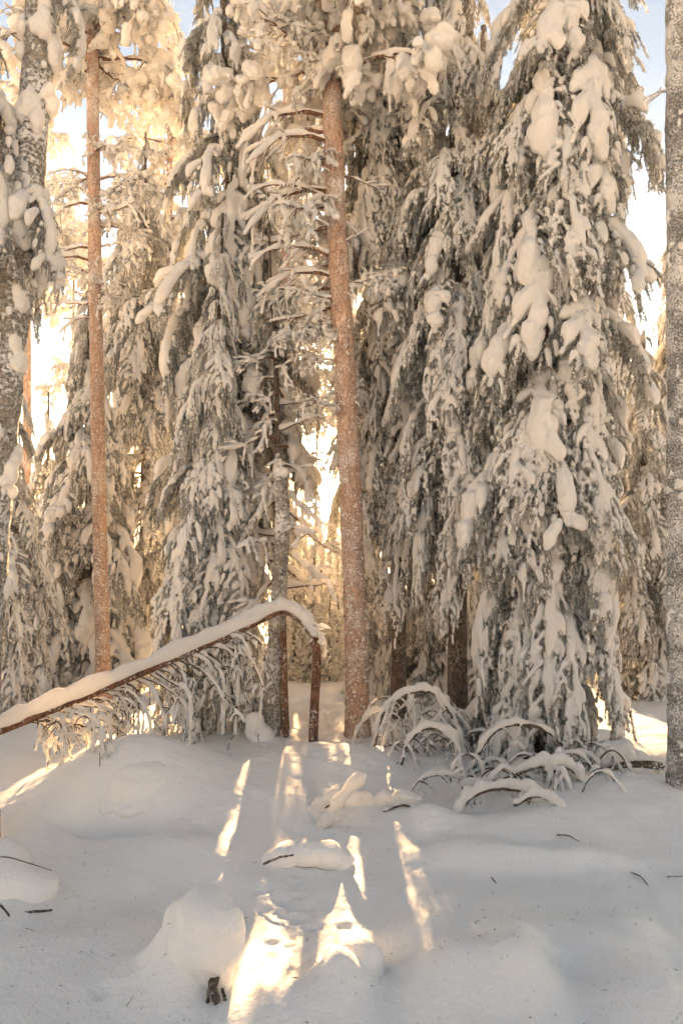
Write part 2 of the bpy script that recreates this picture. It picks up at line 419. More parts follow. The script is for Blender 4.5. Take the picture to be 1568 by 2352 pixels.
    return dict(wood=wood.mesh('bough_wood', WOOD), needles=MB().tris(np.concatenate(nd)).mesh('bough_needles', needle or NEEDLE, False), snow=join_meshes('bough_snow', out, matS or SNOW), L=L)

def make_pine_branch(seed, L=1.5, droop=.3, clump=1.0, voxel=.016, needle=None, lacy=1.0):
    r = np.random.default_rng(seed); wood = MB(); SC = []; SR = []; BC = []; BR = []; nd = []
    sp = curve((0, 0, 0), (1, r.normal(0, .1), .25), L, droop, 12, r, .12)
    wood.tube(sp, np.linspace(.032, .008, 13), 6); todo = [(sp, 0)]
    for k in range(int(9 * lacy) + 4):
        f = r.uniform(.15, 1); i = int(f * 12); T = sp[min(i + 1, 12)] - sp[max(i - 1, 0)]; T /= np.linalg.norm(T)
        d = T * .7 + r.normal(0, .65, 3) * np.array([1, 1.1, .6]); c = curve(sp[i], d, L * r.uniform(.22, .45), r.uniform(.3, 1.5), 8, r, .13)
        wood.tube(c, np.linspace(.013, .004, 9), 5, cap=False); todo.append((c, 1))
        for q in range(r.integers(2, 5)):
            j = r.integers(2, 9); d2 = r.normal(0, .8, 3) + (c[-1] - c[0]) / L; c2 = curve(c[j], d2, L * r.uniform(.1, .24), r.uniform(.6, 2.2), 6, r, .16)
            wood.tube(c2, np.linspace(.006, .003, 7), 4, cap=False); todo.append((c2, 2))
    for c, lv in todo:
        ln = seglen(c); mm = max(5, int(ln / .018)); pp = lerp_path(c, mm); tt = np.linspace(0, 1, mm)
        base = (.034, .026, .019)[lv]
        n2 = vnoise(np.stack([tt * ln * 12 + r.uniform(0, 90), tt * 0, tt * 0], -1))
        rad = base * np.clip(.9 + .8 * n2, .3, 2); k = rad > .012
        SC.append((pp + np.stack([rad * 0, rad * 0, rad * .75], -1))[k]); SR.append(np.stack([rad * 1.1, rad * 1.1, rad], -1)[k])
        if lv:
            nd.append(needles_on(c[3:], r, 190, .05, .9))
            if r.random() < .75 * min(1, clump):   # a mitten of snow draped over the tip
                wd = r.uniform(.035, .10) * clump * (1 if lv == 1 else .7); h = c[-1]
                path = curve(c[int(len(c) * .45)], c[-1] - c[int(len(c) * .45)] + np.array([0, 0, .05]), r.uniform(.10, .30) * clump ** .5, r.uniform(.4, 2.0), 8, r, .22)
                m = 26; q = np.linspace(0, 1, m); cc = lerp_path(path, m); rad = np.maximum(.012, wd * (1 - np.abs(2 * q - 1) ** 3) ** .5 * (1 + .3 * vnoise(np.stack([q * 5 + r.uniform(0, 90), q * 0, q * 0], -1))))
                BC.append(cc + np.stack([0 * q, 0 * q, rad * .5], -1)); BR.append(np.stack([rad * 1.1, rad * 1.1, rad * .9], -1))
    out = [remesh(MB().blobs(np.concatenate(SC), np.concatenate(SR)), 's', None, voxel, 1, .004, 20)]
    if BC: out.append(remesh(MB().blobs(np.concatenate(BC), np.concatenate(BR)), 's', None, .018, 2, .03, 8))
    return dict(wood=wood.mesh('branch_wood', BARK_RED), needles=MB().tris(np.concatenate(nd)).mesh('branch_needles', needle or FROSTN, False), snow=join_meshes('branch_snow', out, SNOW), L=L)

def make_stick(seed, L=1.2, droop=.5, rs=.04, twigs=6, matw=None):
    """a nearly bare branch with a ridge of snow on it"""
    r = np.random.default_rng(seed); wood = MB(); SC = []; SR = []
    sp = curve((0, 0, 0), (1, 0, .15), L, droop * r.uniform(.2, 1.6), 14, r, .12); wood.tube(sp, np.linspace(.03, .008, 15), 6); todo = [(sp, 1.)]
    for k in range(twigs):
        i = r.integers(4, 14); c = curve(sp[i], (.6, r.normal(0, .7), r.normal(-.2, .4)), L * r.uniform(.2, .4), r.uniform(.3, 1.3), 7, r, .12)
        wood.tube(c, np.linspace(.008, .003, 8), 4, cap=False); todo.append((c, .6))
    for c, s in todo:
        mm = max(5, int(seglen(c) / .018)); pp = lerp_path(c, mm); tt = np.linspace(0, 1, mm)
        rad = rs * s * np.clip(.9 + .55 * vnoise(np.stack([tt * 8 + r.uniform(0, 90), tt * 0, tt * 0], -1)), .4, 1.6)
        SC.append(pp + np.stack([rad * 0, rad * 0, rad * .8], -1)); SR.append(np.stack([rad, rad, rad * 1.1], -1))
    return dict(wood=wood.mesh('branch_wood', matw or BARK_RED), needles=None, snow=remesh(MB().blobs(np.concatenate(SC), np.concatenate(SR)), 'branch_snow', SNOW, .013, 1, .004, 16), L=L)

HEAVY = [make_bough(100 + i, L=.85, D=1.15, W=.40, snow=1.5, strands=1.1, pads=4, latsnow=.9, strsnow=.6) for i in range(5)]
FRINGE = [make_bough(200 + i, L=.75, D=1.25, W=.34, snow=.85, strands=1.9, pads=2, latsnow=.95, strsnow=1.2) for i in range(5)]
CLOAK = [make_bough(300 + i, L=.8, D=1.0, W=.42, snow=1.1, strands=1.3, pads=3, needle=FROSTN, latsnow=1.1, strsnow=.85) for i in range(4)]
PINEB = [make_pine_branch(400 + i, clump=1.3, droop=.7) for i in range(4)]
LACY = [make_pine_branch(450 + i, clump=.75, droop=.9, lacy=1.5, voxel=.015) for i in range(3)]
STICK = [make_stick(500 + i) for i in range(4)]
DROOP = [make_stick(520 + i, L=1.0, droop=1.9, rs=.044, twigs=9, matw=WOOD) for i in range(3)]

def put_bough(pr, parent, loc, rz, s, tilt=0, roll=0, name='bough', sz=1.0):
    o = link(name, pr['wood'], parent, loc); o.rotation_euler = (roll, tilt, rz); o.scale = (s, s, s * sz)
    if pr['needles']: link('needles', pr['needles'], o)
    link('snow', pr['snow'], o); return o

# ------------------------------------------------------------------ trunks
def px_path(pts, Y): return np.array([P(u, v, Y) for u, v in pts])
def smooth_path(p, m=40):
    """Catmull-Rom through the points"""
    p = np.asarray(p, float); q = np.concatenate([2 * p[:1] - p[1:2], p, 2 * p[-1:] - p[-2:-1]]); n = len(p) - 1
    t = np.linspace(0, n, m); i = np.minimum(t.astype(int), n - 1); f = (t - i)[:, None]; a, b, c, d = q[i], q[i + 1], q[i + 2], q[i + 3]
    return .5 * (2 * b + (c - a) * f + (2 * a - 5 * b + 4 * c - d) * f ** 2 + (3 * b - a - 3 * c + d) * f ** 3)
def trunk_mesh(path, r0, r1, mat, rough=.06, sides=22, flare=.35, step=.05):
    m = max(12, int(seglen(path) / step)); pp = smooth_path(path, m); t = np.linspace(0, 1, m)
    h = pp[:, 2] - pp[0, 2]
    rad = (r0 + (r1 - r0) * t) * (1 + flare * np.exp(-np.abs(h) / .22))
    mb = MB().tube(pp, rad, sides); V = mb.v[0]; c = np.concatenate([np.repeat(pp, sides, 0), pp[:1], pp[-1:]])
    d = V - c; rr = np.linalg.norm(d, axis=1); k = 1 + rough * fbm(np.stack([V[:, 0] * 14, V[:, 1] * 14, V[:, 2] * 6], -1) + 5, 3)
    mb.v[0] = c + d * k[:, None]; return mb, pp
def at_z(pp, z):
    i = int(np.clip(np.searchsorted(pp[:, 2], z), 1, len(pp) - 1)); a, b = pp[i - 1], pp[i]; f = np.clip((z - a[2]) / (b[2] - a[2] + 1e-9), 0, 1); return a + (b - a) * f

def start_tree(name, pxs, Y, ztop, r0, r1, mat, label, cat='tree', group=None, rough=.06):
    """trunk through the given picture points at depth Y, rooted in the snow"""
    pts = px_path(pxs, Y); pts = pts[np.argsort(pts[:, 2])]
    gx = pts[0][0]; g = gz1(gx, Y)
    if pts[0][2] > g + .1: pts = np.concatenate([[[gx, Y, g]], pts])
    pts[0][2] = min(pts[0][2], g - .12)
    if ztop > pts[-1][2] + .3:
        d = pts[-1] - pts[-2]; d /= np.linalg.norm(d); d = d * .5 + np.array([0, 0, .5]); d /= np.linalg.norm(d)
        pts = np.concatenate([pts, [pts[-1] + d * (ztop - pts[-1][2]) / d[2]]])
    root = empty(name, (pts[0][0], pts[0][1], g), label, cat, group)
    mb, pp = trunk_mesh(pts, r0, r1, mat, rough)
    off = np.array([pts[0][0], pts[0][1], g]); mb.v[0] = mb.v[0] - off
    link('trunk', mb.mesh('trunk', mat), root)
    return root, pp, off

def spruce(pxs, Y, ztop, R, zlow, label, protos, seed, r0=.13, spacing=.36, per=6, taper=4.0, group='tall snow-laden spruces', bottomR=1.0, low=None, zl=4.0):
    r = np.random.default_rng(seed)
    root, pp, off = start_tree('spruce_tree', pxs, Y, ztop, r0, .02, BARK_SPRUCE, label, 'tree', group)
    z = zlow; k = 0
    while z < ztop - .05:
        f = min(1, ((ztop - z) / taper) ** .75); rad = R * f
        n = max(3, int(round(per * (.55 + .45 * f)))); a0 = r.uniform(0, 6.28)
        for i in range(n):
            bank = low if (low and z + r.normal(0, .6) < zl) else protos; pr = bank[r.integers(len(bank))]; s = max(.16, rad / pr['L'] * r.uniform(.72, 1.18)); zz = z + r.uniform(-.5, .5) * spacing
            p = at_z(pp, zz) - off
            put_bough(pr, root, p, a0 + 6.283 * i / n + r.normal(0, .25), s * .95, r.normal(.0, .13), r.normal(0, .12), sz=r.uniform(.85, 1.25) * min(1.3, max(1.0, 1.0 / max(s, .3) ** .3)))
        z += spacing * (.5 + .5 * f); k += 1
    s = max(.2, .3 * R); pr = protos[0]
    return root

# --- the near spruces and pines
spruce([(1232, 1750), (1262, 900), (1282, 250), (1288, 0)], 8.2, 13.2, .86, .85, 'huge spruce with thick white snow cushions, widest tree right of the orange pine', HEAVY * 3 + FRINGE, 11, r0=.13, spacing=.42, per=6, taper=5.0, low=FRINGE * 2 + HEAVY[:3] + CLOAK[:2], zl=4.6)
spruce([(1050, 1680), (1050, 1200), (1045, 800), (1040, 0)], 9.2, 12.2, .72, 2.9, 'spruce with bare dark lower trunk and grey drooping curtains beside the widest spruce', FRINGE * 2 + HEAVY[:2] + CLOAK * 2, 12, r0=.14, spacing=.42, per=5)
spruce([(915, 1610), (915, 1000), (905, 0)], 10.2, 13.2, .84, 3.1, 'tall grey frosted spruce standing directly right of the orange pine', FRINGE * 2 + CLOAK * 2, 13, r0=.15, spacing=.42)
spruce([(568, 1730), (555, 1100), (530, 500), (512, 0)], 10.2, 13.5, 1.12, 3.5, 'tall spruce with heavy snow shelves and dark lower trunk left of the broken birch', HEAVY, 14, r0=.12, spacing=.55, per=5, taper=8)
spruce([(470, 1620), (512, 490)], 9.3, 7.1, .68, .9, 'pointed spruce wrapped in dense snow in front of the shelf-branched spruce', CLOAK * 2 + FRINGE, 15, r0=.09, spacing=.33, taper=4.5)
spruce([(205, 1600), (205, 640)], 13.5, 7.6, 1.3, .0, 'broad conical spruce right behind the slender pine trunk', CLOAK + HEAVY[:3], 16, r0=.13, spacing=.42, per=6, taper=7)

def branches(root, pp, off, specs, name='branch'):
    """specs: (z, azimuth degrees, scale, prototype, tilt)"""
    for z, az, s, pr, tilt in specs:
        put_bough(pr, root, at_z(pp, z) - off, math.radians(az), s, tilt, 0, name)
def zpx(v, Y): return CAMZ - (v - 1176) * K * Y

def pine(pxs, Y, ztop, r0, r1, label, stick_v, crown, seed, group=None, mat=None, protos=None, per=4, spacing=.45, cs=1.0, sticks=None, rough=.05):
    r = np.random.default_rng(seed); protos = protos or PINEB; sticks = sticks or STICK
    root, pp, off = start_tree('pine_tree', pxs, Y, ztop, r0, r1, mat or BARK_PINE, label, 'tree', group, rough)
    sp = []
    for (v, az, s) in stick_v: sp.append((zpx(v, Y), az, s, sticks[r.integers(len(sticks))], r.uniform(-.25, .1)))
    branches(root, pp, off, sp)
    if crown:
        z0, z1, reach = crown; z = z0; sp = []
        while z < z1:
            f = (z - z0) / (z1 - z0); n = per
            for i in range(n):
                pr = protos[r.integers(len(protos))]
                sp.append((z + r.uniform(-.2, .2), r.uniform(0, 360), reach / pr['L'] * r.uniform(.6, 1.1) * (1.05 - .55 * f), pr, r.uniform(-.1, .35)))
            z += spacing
        branches(root, pp, off, sp)
    return root, pp, off

# orange pine in the middle
pine([(822, 1690), (815, 1400), (795, 900), (775, 560), (763, 250), (757, 0)], 9.0, 12.5, .155, .115, 'orange-barked pine flecked with frost, standing beside the sun', 
     [(270, 188, 1.2), (300, 165, 1.15), (330, 200, 1.1), (375, 172, 1.25), (410, 20, .6), (440, 188, 1.2), (470, 200, 1.0), (520, 178, 1.1), (560, 350, .4), (590, 205, 1.0), (640, 182, 1.0), (690, 215, .6), (760, 170, .45), (1190, 10, .25), (1240, 340, .2), (520, 150, .7), (610, 140, .6), (350, 140, .8)],
     (8.75, 12.4, 1.6), 21, 'frost-flecked pines', per=5, spacing=.40, protos=PINEB * 2 + LACY)
mp = [o for o in bpy.data.objects if o.get('label', '').startswith('orange-barked pine')][0]
def pine_tangle():
    r = np.random.default_rng(91)
    for k in range(17):
        v = r.uniform(300, 960); Y = 9.0; u = np.interp(v, [250, 560, 900, 1400], [763, 775, 795, 815]); p = P(u, v, Y) - np.array(mp.location)
        az = math.radians(r.choice([r.uniform(130, 215), r.uniform(60, 130), r.uniform(-20, 40)], p=[.6, .25, .15])); s = r.uniform(.42, .85) * (1.15 - .55 * (v - 300) / 660)
        put_bough(LACY[k % 3], mp, p, az, s, r.uniform(-.1, .45), 0, 'branch')
pine_tangle()
# slender pine on the left
pine([(240, 1640), (232, 1300), (222, 800), (215, 350), (212, 0)], 11.5, 15, .125, .088, 'slender orange-brown pine behind the bent snowy trunk',
     [(410, 190, .7), (415, 10, .8), (470, 170, .9), (490, 350, .9), (570, 185, .8), (575, 15, .45), (600, 200, 1.0), (700, 180, .75), (735, 170, .65), (700, 340, .4), (520, 30, .9), (640, 130, .5), (900, 185, .1), (980, 0, .1)],
     (10.6, 14.6, 1.5), 22, 'frost-flecked pines', per=5, spacing=.45)
lp = [o for o in bpy.data.objects if o.get('label', '').startswith('slender orange-brown')][0]
def slender_twigs():
    r = np.random.default_rng(93)
    for k in range(13):
        v = r.uniform(330, 760); Y = 11.5; u = np.interp(v, [350, 800], [215, 222]); p = P(u, v, Y) - np.array(lp.location)
        put_bough(LACY[k % 3], lp, p, math.radians(r.choice([r.uniform(140, 225), r.uniform(-40, 40), r.uniform(60, 120)], p=[.55, .3, .15])), r.uniform(.35, .7) * (1.1 - .4 * (v - 330) / 430), r.uniform(-.1, .4), 0, 'branch')
slender_twigs()
def flecks(root, pxs, Y, r0, r1, n, seed, zr):
    r = np.random.default_rng(seed); pts = px_path(pxs, Y); pts = pts[np.argsort(pts[:, 2])]; pp = smooth_path(pts, 80); C = []; R = []
    for k in range(n):
        z = zr[0] + (zr[1] - zr[0]) * r.random() ** 1.6; p = at_z(pp, z); f = (z - pp[0, 2]) / 10; a = r.uniform(0, 6.283); rr = (r0 + (r1 - r0) * f) * .99
        q = r.uniform(.004, .016) * (1.25 - .6 * (z - zr[0]) / (zr[1] - zr[0])); C.append(p + np.array([math.cos(a) * rr, math.sin(a) * rr, 0]) - np.array(root.location)); R.append([q * r.uniform(.8, 1.6), q * r.uniform(.8, 1.6), q * r.uniform(.6, 1.3)])
    o = link('snow_flecks', MB().blobs(np.array(C), np.array(R)).mesh('snow_flecks', SNOW), root); o['kind'] = 'stuff'
flecks(mp, [(822, 1690), (815, 1400), (795, 900), (775, 560), (763, 250)], 9.0, .155, .115, 1500, 5, (.1, 8.5))
flecks(lp, [(240, 1640), (232, 1300), (222, 800), (215, 350)], 11.5, .125, .088, 1000, 6, (0., 9.0))
# lacy pines in the sunlight behind
for (u, Y, z0, z1, reach, lab, seed, per) in (
    (385, 17.5, 6.5, 15.5, 2.0, 'lacy snow-white pine behind the gap between slender pine and shelf-branched spruce', 31, 4),
    (650, 17.0, 5.6, 15.5, 1.7, 'golden backlit pine just left of the sun', 32, 4),
    (860, 19.0, 5.0, 15.0, 1.6, 'backlit pine hidden mostly behind the grey frosted spruce', 33, 3),
    (60, 19.0, 9.5, 15.4, 1.9, 'backlit pine crown behind the leaning birch', 34, 2)):
    pine([(u, 1700), (u + 4, 700)], Y, z1 + .4, .15, .04, lab, [], (z0, z1, reach), seed, 'sunlit pines in the background', protos=LACY + PINEB[:2], per=per, spacing=.55)
# small birch with white twigs
def birch_sapling():
    root, pp, off = start_tree('birch_tree', [(165, 1250), (170, 640)], 19, 11.0, .06, .015, BARK_BIRCH, 'thin white twigged birch glowing against the pale sky', 'tree')
    r = np.random.default_rng(9); branches(root, pp, off, [(z, r.uniform(0, 360), .75, LACY[r.integers(3)], .3) for z in np.linspace(6.2, 10.8, 12)])
birch_sapling()
def sun_birch():
    root, pp, off = start_tree('birch_tree', [(716, 1650), (722, 1300), (728, 1000)], 13.2, 9.5, .034, .010, BARK_BIRCH, 'thin pale birch with glowing twigs right in front of the sun', 'tree')
    r = np.random.default_rng(19); branches(root, pp, off, [(z, r.uniform(0, 360), r.uniform(.3, .5), LACY[r.integers(3)], r.uniform(.1, .5)) for z in np.linspace(4.7, 9.3, 27)])
sun_birch()

# background spruces
BG = 'sunlit spruces behind the front row'
spruce([(8, 1650), (8, 800)], 10.6, 6.4, .62, .2, 'grey narrow spruce behind the snow-plastered foot of the leaning birch', FRINGE + CLOAK, 41, spacing=.42, per=5, group=BG)
spruce([(110, 1600), (112, 900)], 18, 6.0, .95, -1.2, 'pale golden spruce in the hazy gap behind the slender pine', CLOAK, 42, spacing=.55, per=5, group=BG)
spruce([(330, 1600), (335, 300)], 15.5, 11.6, 1.0, -.4, 'tall dim spruce with bare twigs between conical spruce and pointed spruce', CLOAK + FRINGE[:1], 43, spacing=.6, per=5, group=BG)
spruce([(556, 1660), (556, 900)], 13, 6.0, .48, .0, 'golden spruce glowing between the pointed spruce and the broken birch stub', CLOAK, 44, spacing=.45, per=5, group=BG)
spruce([(985, 1640), (985, 1230)], 11.6, 2.9, .8, -.1, 'young golden spruce under the grey drooping curtains', CLOAK, 45, spacing=.3, per=5, taper=2.2, r0=.04, group=BG)
spruce([(1110, 1640), (1110, 200)], 13, 12, .9, .3, 'sunlit spruce in the crack beside the widest spruce', CLOAK, 46, spacing=.6, per=5, group=BG)
spruce([(1478, 1680), (1478, 760)], 12, 6.4, .72, -.1, 'golden backlit spruce between widest spruce and straight birch', CLOAK, 47, spacing=.4, per=5, group=BG)
spruce([(1590, 1680), (1590, 250)], 15, 12.5, 1.15, 0, 'bright snowy spruce behind the straight birch', CLOAK, 48, spacing=.55, per=6, taper=8, group=BG)
spruce([(1400, 1660), (1400, 500)], 14.5, 9.5, .9, -.2, 'dim spruce behind the widest spruce', CLOAK, 49, spacing=.6, per=5, group=BG)
spruce([(850, 1640), (850, 1000)], 15.5, 7.0, .5, -.2, 'narrow spruce glimpsed right behind the orange pine', CLOAK + FRINGE[:2], 50, spacing=.5, per=4, group=BG)
spruce([(1515, 1640), (1515, 820)], 20, 8.2, 1.0, -1.4, 'far golden spruce in the slit beside the straight birch', CLOAK, 51, spacing=.6, per=5, group=BG)
spruce([(1440, 1640), (1440, 900)], 19, 7.5, 1.0, -1.3, 'far dim spruce showing under the widest spruce edge', CLOAK, 52, spacing=.6, per=5, group=BG)
spruce([(1095, 1640), (1095, 1260)], 11.2, 2.7, .7, -.05, 'young spruce glowing between the bare dark trunk and the widest spruce', CLOAK, 53, spacing=.3, per=5, taper=2.4, r0=.04, group=BG)
spruce([(885, 1640), (885, 1230)], 12.5, 3.1, .62, -.1, 'low golden spruce close behind the orange pine foot', CLOAK, 54, spacing=.32, per=5, taper=2.4, r0=.04, group=BG)
# boughs leaning in from beyond the left edge
def edge_spruce():
    root, pp, off = start_tree('spruce_tree', [(-150, 1700), (-150, 0)], 5.7, 9.2, .11, .04, BARK_SPRUCE, 'dark green spruce reaching heavy snowy boughs in beside the leaning birch', 'tree', 'tall snow-laden spruces')
    r = np.random.default_rng(77); sp = []
    for (v, az, s) in ((190, -15, 1.05), (250, 10, 1.0), (330, -35, 1.0), (400, 5, .95), (120, -60, 1.0), (200, 70, .9), (330, 120, .9), (60, 180, .9), (150, 230, .9), (420, -30, .8), (-60, 0, .6), (-120, 90, .6), (-200, 200, .5)):
        sp.append((zpx(v, 5.7), az, s, HEAVY[r.integers(5)], r.uniform(-.05, .1)))
    branches(root, pp, off, sp, 'bough')
edge_spruce()

# ------------------------------------------------------------------ birches at both edges
def birch(name, pxs, Y, ztop, r0, r1, label, npad, padr, seed, zr):
    root, pp, off = start_tree(name, pxs, Y, ztop, r0, r1, BARK_BIRCH2 if seed == 62 else BARK_BIRCH, label, 'tree', None, .09)
    r = np.random.default_rng(seed); C = []; R = []
    for k in range(npad):
        z = r.uniform(*zr); p = at_z(pp, z) - off; a = r.uniform(0, 6.283); rr = r0 + (r1 - r0) * (z - zr[0]) / (zr[1] - zr[0] + 3)
        big = r.random() < .35; n = r.integers(3, 8) if big else 1
        for q in range(n):
            a2 = a + r.normal(0, .25); s = padr * r.uniform(.5, 1.0) * (1.25 if big else .55)
            C.append(p + np.array([math.cos(a2) * rr * .97, math.sin(a2) * rr * .97, r.normal(0, .06)])); R.append([s * .8, s * .8, s * r.uniform(.9, 1.6)])
    link('snow', remesh(MB().blobs(np.array(C), np.array(R)), 'trunk_snow', SNOW, .014, 2, .010, 14), root)['kind'] = 'stuff'
    return root, pp, off
lb = birch('birch_tree', [(-50, 1720), (-30, 1400), (-18, 1200), (2, 1000), (28, 720), (60, 480), (80, 250), (96, 0)], 5.6, 9.6, .15, .115, 'leaning birch with peeling beige bark and clinging snow', 130, .07, 61, (.6, 9.0))
branches(lb[0], lb[1], lb[2], [(zpx(520, 5.6), -10, .45, HEAVY[1], .2), (zpx(600, 5.6), 190, .4, HEAVY[2], 0), (zpx(440, 5.6), -40, .5, HEAVY[0], .3), (zpx(-40, 5.6), 10, .5, HEAVY[0], .3)], 'bough')
rb = birch('birch_tree', [(1562, 1860), (1560, 1000), (1556, 0)], 6.6, 10.5, .12, .105, 'straight grey birch speckled with rime, next to the widest spruce', 260, .028, 62, (.0, 9.5))
branches(rb[0], rb[1], rb[2], [(zpx(215, 6.6), 184, .3, STICK[1], -.1)])
bs_ = STICK[1]

# broken birch stub, and the thin drooping spruce behind it
st = start_tree('broken_birch', [(618, 1705), (640, 1380), (648, 1200), (645, 1095)], 8.8, 0, .115, .085, BARK_BIRCH, 'broken birch stub leaning up to a snow-capped break', 'tree', None, .08)
def stub_cap():
    p = st[1][-1] - st[2]; r = np.random.default_rng(4)
    C = p + r.normal(0, .03, (14, 3)) + np.array([0, -.01, .04]); link('snow', remesh(MB().blobs(C, r.uniform(.03, .07, 14)), 'stub_snow', SNOW, .014, 3, .006, 12), st[0])
stub_cap()
ts = start_tree('spruce_tree', [(655, 1660), (640, 1080), (632, 800), (622, 640)], 9.4, 7.5, .055, .008, BARK_SPRUCE, 'thin sparse spruce with drooping snowy twigs left of the sun', 'tree', 'tall snow-laden spruces')
r_ = np.random.default_rng(88)
branches(ts[0], ts[1], ts[2], [(zpx(v, 9.4), az + r_.normal(0, 22), .5 + .5 * f, (DROOP + STICK[:1])[r_.integers(4)], r_.uniform(-.2, .2)) for f, (v, az) in
    ((i / 35, (650 + 700 * i / 35, (10, 170, 260, 330, 200, 60, 290)[i % 7])) for i in range(36))])
branches(ts[0], ts[1], ts[2], [(zpx(v, 9.4), az, s, FRINGE[i % 5], .1) for i, (v, az, s) in enumerate(((660, 300, .35), (680, 0, .45), (690, 190, .4), (740, 340, .5), (730, 120, .4)))], 'bough')

# ------------------------------------------------------------------ snow-laden limbs
def limb_geo(path, r0, r1, rs, seed, cover=1.0, twigs=0, twig_len=.35, up=.75, lumpy=1.0):
    """returns wood and snow builders for a limb with a ridge of snow"""
    r = np.random.default_rng(seed); wood = MB(); C = []; R = []
    pp = smooth_path(path, max(16, int(seglen(path) / .04))); wood.tube(pp, np.linspace(r0, r1, len(pp)), 8)
    def ridge(p, s, w0):
        L_ = seglen(p); m = max(8, int(L_ / .015)); q = lerp_path(p, m); t = np.linspace(0, 1, m)
        rad = s * np.clip(1 + lumpy * .4 * vnoise(np.stack([t * L_ * 4 + r.uniform(0, 90), t * 0, t * 0], -1)) + lumpy * .4 * vnoise(np.stack([t * L_ * 13 + r.uniform(0, 90), t * 0, t * 0], -1)), .4, 1.6)
        keep = vnoise(np.stack([t * L_ * 5 + r.uniform(0, 90), t * 0, t * 0], -1)) > (1 - 2 * cover)
        for k in (0, 1):
            C.append((q + np.stack([t * 0, t * 0, rad * up * (1 + k * .9) + w0], -1))[keep]); R.append(np.stack([rad, rad, rad], -1)[keep] * (1 - .22 * k))
    ridge(pp, rs, r0 * .4)
    for k in range(twigs):
        i = r.integers(2, len(pp)); c = curve(pp[i], (r.normal(.1, .6), r.normal(0, .5), -.3), twig_len * r.uniform(.5, 1.2), r.uniform(.8, 2), 8, r, .13)
        wood.tube(c, np.linspace(.007, .003, 9), 4, cap=False); ridge(c, rs * .42, 0)
        for q in range(2):
            c2 = curve(c[r.integers(3, 8)], (r.normal(0, .7), r.normal(0, .5), -.4), twig_len * r.uniform(.25, .5), 1.2, 6, r, .13)
            wood.tube(c2, np.linspace(.004, .002, 7), 3, cap=False); ridge(c2, max(.013, rs * .3), 0)
    return wood, MB().blobs(np.concatenate(C), np.concatenate(R))
def limb(name, pxs, Y, r0, r1, rs, label, cat, seed, group=None, mat=None, parent=None, voxel=.014, **kw):
    """pxs: picture points, or with their own depth as a third number"""
    path = np.array([P(p[0], p[1], p[2] if len(p) > 2 else Y) for p in pxs]); wood, sn = limb_geo(path, r0, r1, rs, seed, **kw)
    o = np.array(parent.location) if parent else path[0]
    if label: root = empty(name, path[0], label, cat, group); wn = 'branch'
    else: root = parent; wn = name
    for mb in (wood, sn): mb.v = [v - o for v in mb.v]
    b = link(wn, wood.mesh(wn, mat or WOOD), root); link('snow', remesh(sn, 'limb_snow', SNOW, voxel, 2, .010, 14), b)['kind'] = 'stuff'; return root

# the bent tree: trunk rising from the left, folded over, its top hanging to the ground
bent = empty('bent_pine', P(-20, 1668, 6.6), 'thin red-barked pine bent over in an arch under a thick ridge of snow', 'tree')
def bent_tree():
    pts = [(-60, 1700, 6.5), (60, 1652, 6.8), (220, 1588, 7.2), (400, 1512, 7.7), (560, 1442, 8.15), (625, 1410, 8.33), (655, 1404, 8.38), (690, 1424, 8.4), (724, 1465, 8.4)]
    path = np.array([P(*p) for p in pts]); o = np.array(bent.location)
    wood, sn = limb_geo(path, .055, .042, .076, 71, cover=1.0, up=.62, lumpy=.45); 
    for mb in (wood, sn): mb.v = [v - o for v in mb.v]
    tr = link('trunk', wood.mesh('trunk', BARK_RED), bent); link('snow', remesh(sn, 'limb_snow', SNOW, .016, 4, .008, 6), tr)
    tip = np.array([P(722, 1455, 8.4), P(728, 1520, 8.4), P(722, 1620, 8.4), P(718, 1745, 8.4)]); mb = MB().tube(smooth_path(tip, 30) - o, np.linspace(.05, .06, 30), 10)
    link('broken_top', mb.mesh('broken_top', BARK_RED), bent)
    arcs = [[(690, 1425), (735, 1440), (760, 1445)], [(700, 1430), (745, 1470), (745, 1510)], [(560, 1450), (600, 1480), (610, 1540), (600, 1600)]]
    r = np.random.default_rng(17)
    for k in range(30):
        u = 60 + 480 * (k + r.uniform(0, 1)) / 30; v = np.interp(u, [-60, 60, 220, 400, 560], [1690, 1655, 1595, 1515, 1440]) + 8
        run = r.uniform(30, 105); drop = min(1735 - v, r.uniform(90, 235)); b = r.uniform(.25, .6)
        arcs.append([(u, v), (u + run * .55, v + drop * .12 * r.uniform(.3, 1.6)), (u + run, v + drop * b), (u + run * r.uniform(.85, 1.1), v + drop)])
    for i, a in enumerate(arcs):
        f = np.clip((a[0][0] + 60) / 700, 0, 1); Y = 6.5 + 1.85 * f; dy = r.uniform(-.22, .12)
        limb('branch', [(u, v, Y + dy * j) for j, (u, v) in enumerate(a)], Y, .012, .004, r.uniform(.013, .024), None, None, 700 + i, parent=bent, mat=WOOD, twigs=int(r.integers(3, 10)), twig_len=.32, up=.6, voxel=.012)
bent_tree()
tk = start_tree('dead_sapling', [(657, 1735), (652, 1560), (650, 1450)], 8.7, 0, .042, .035, BARK_RED, 'thin straight red trunk under the fold of the bent pine', 'tree')

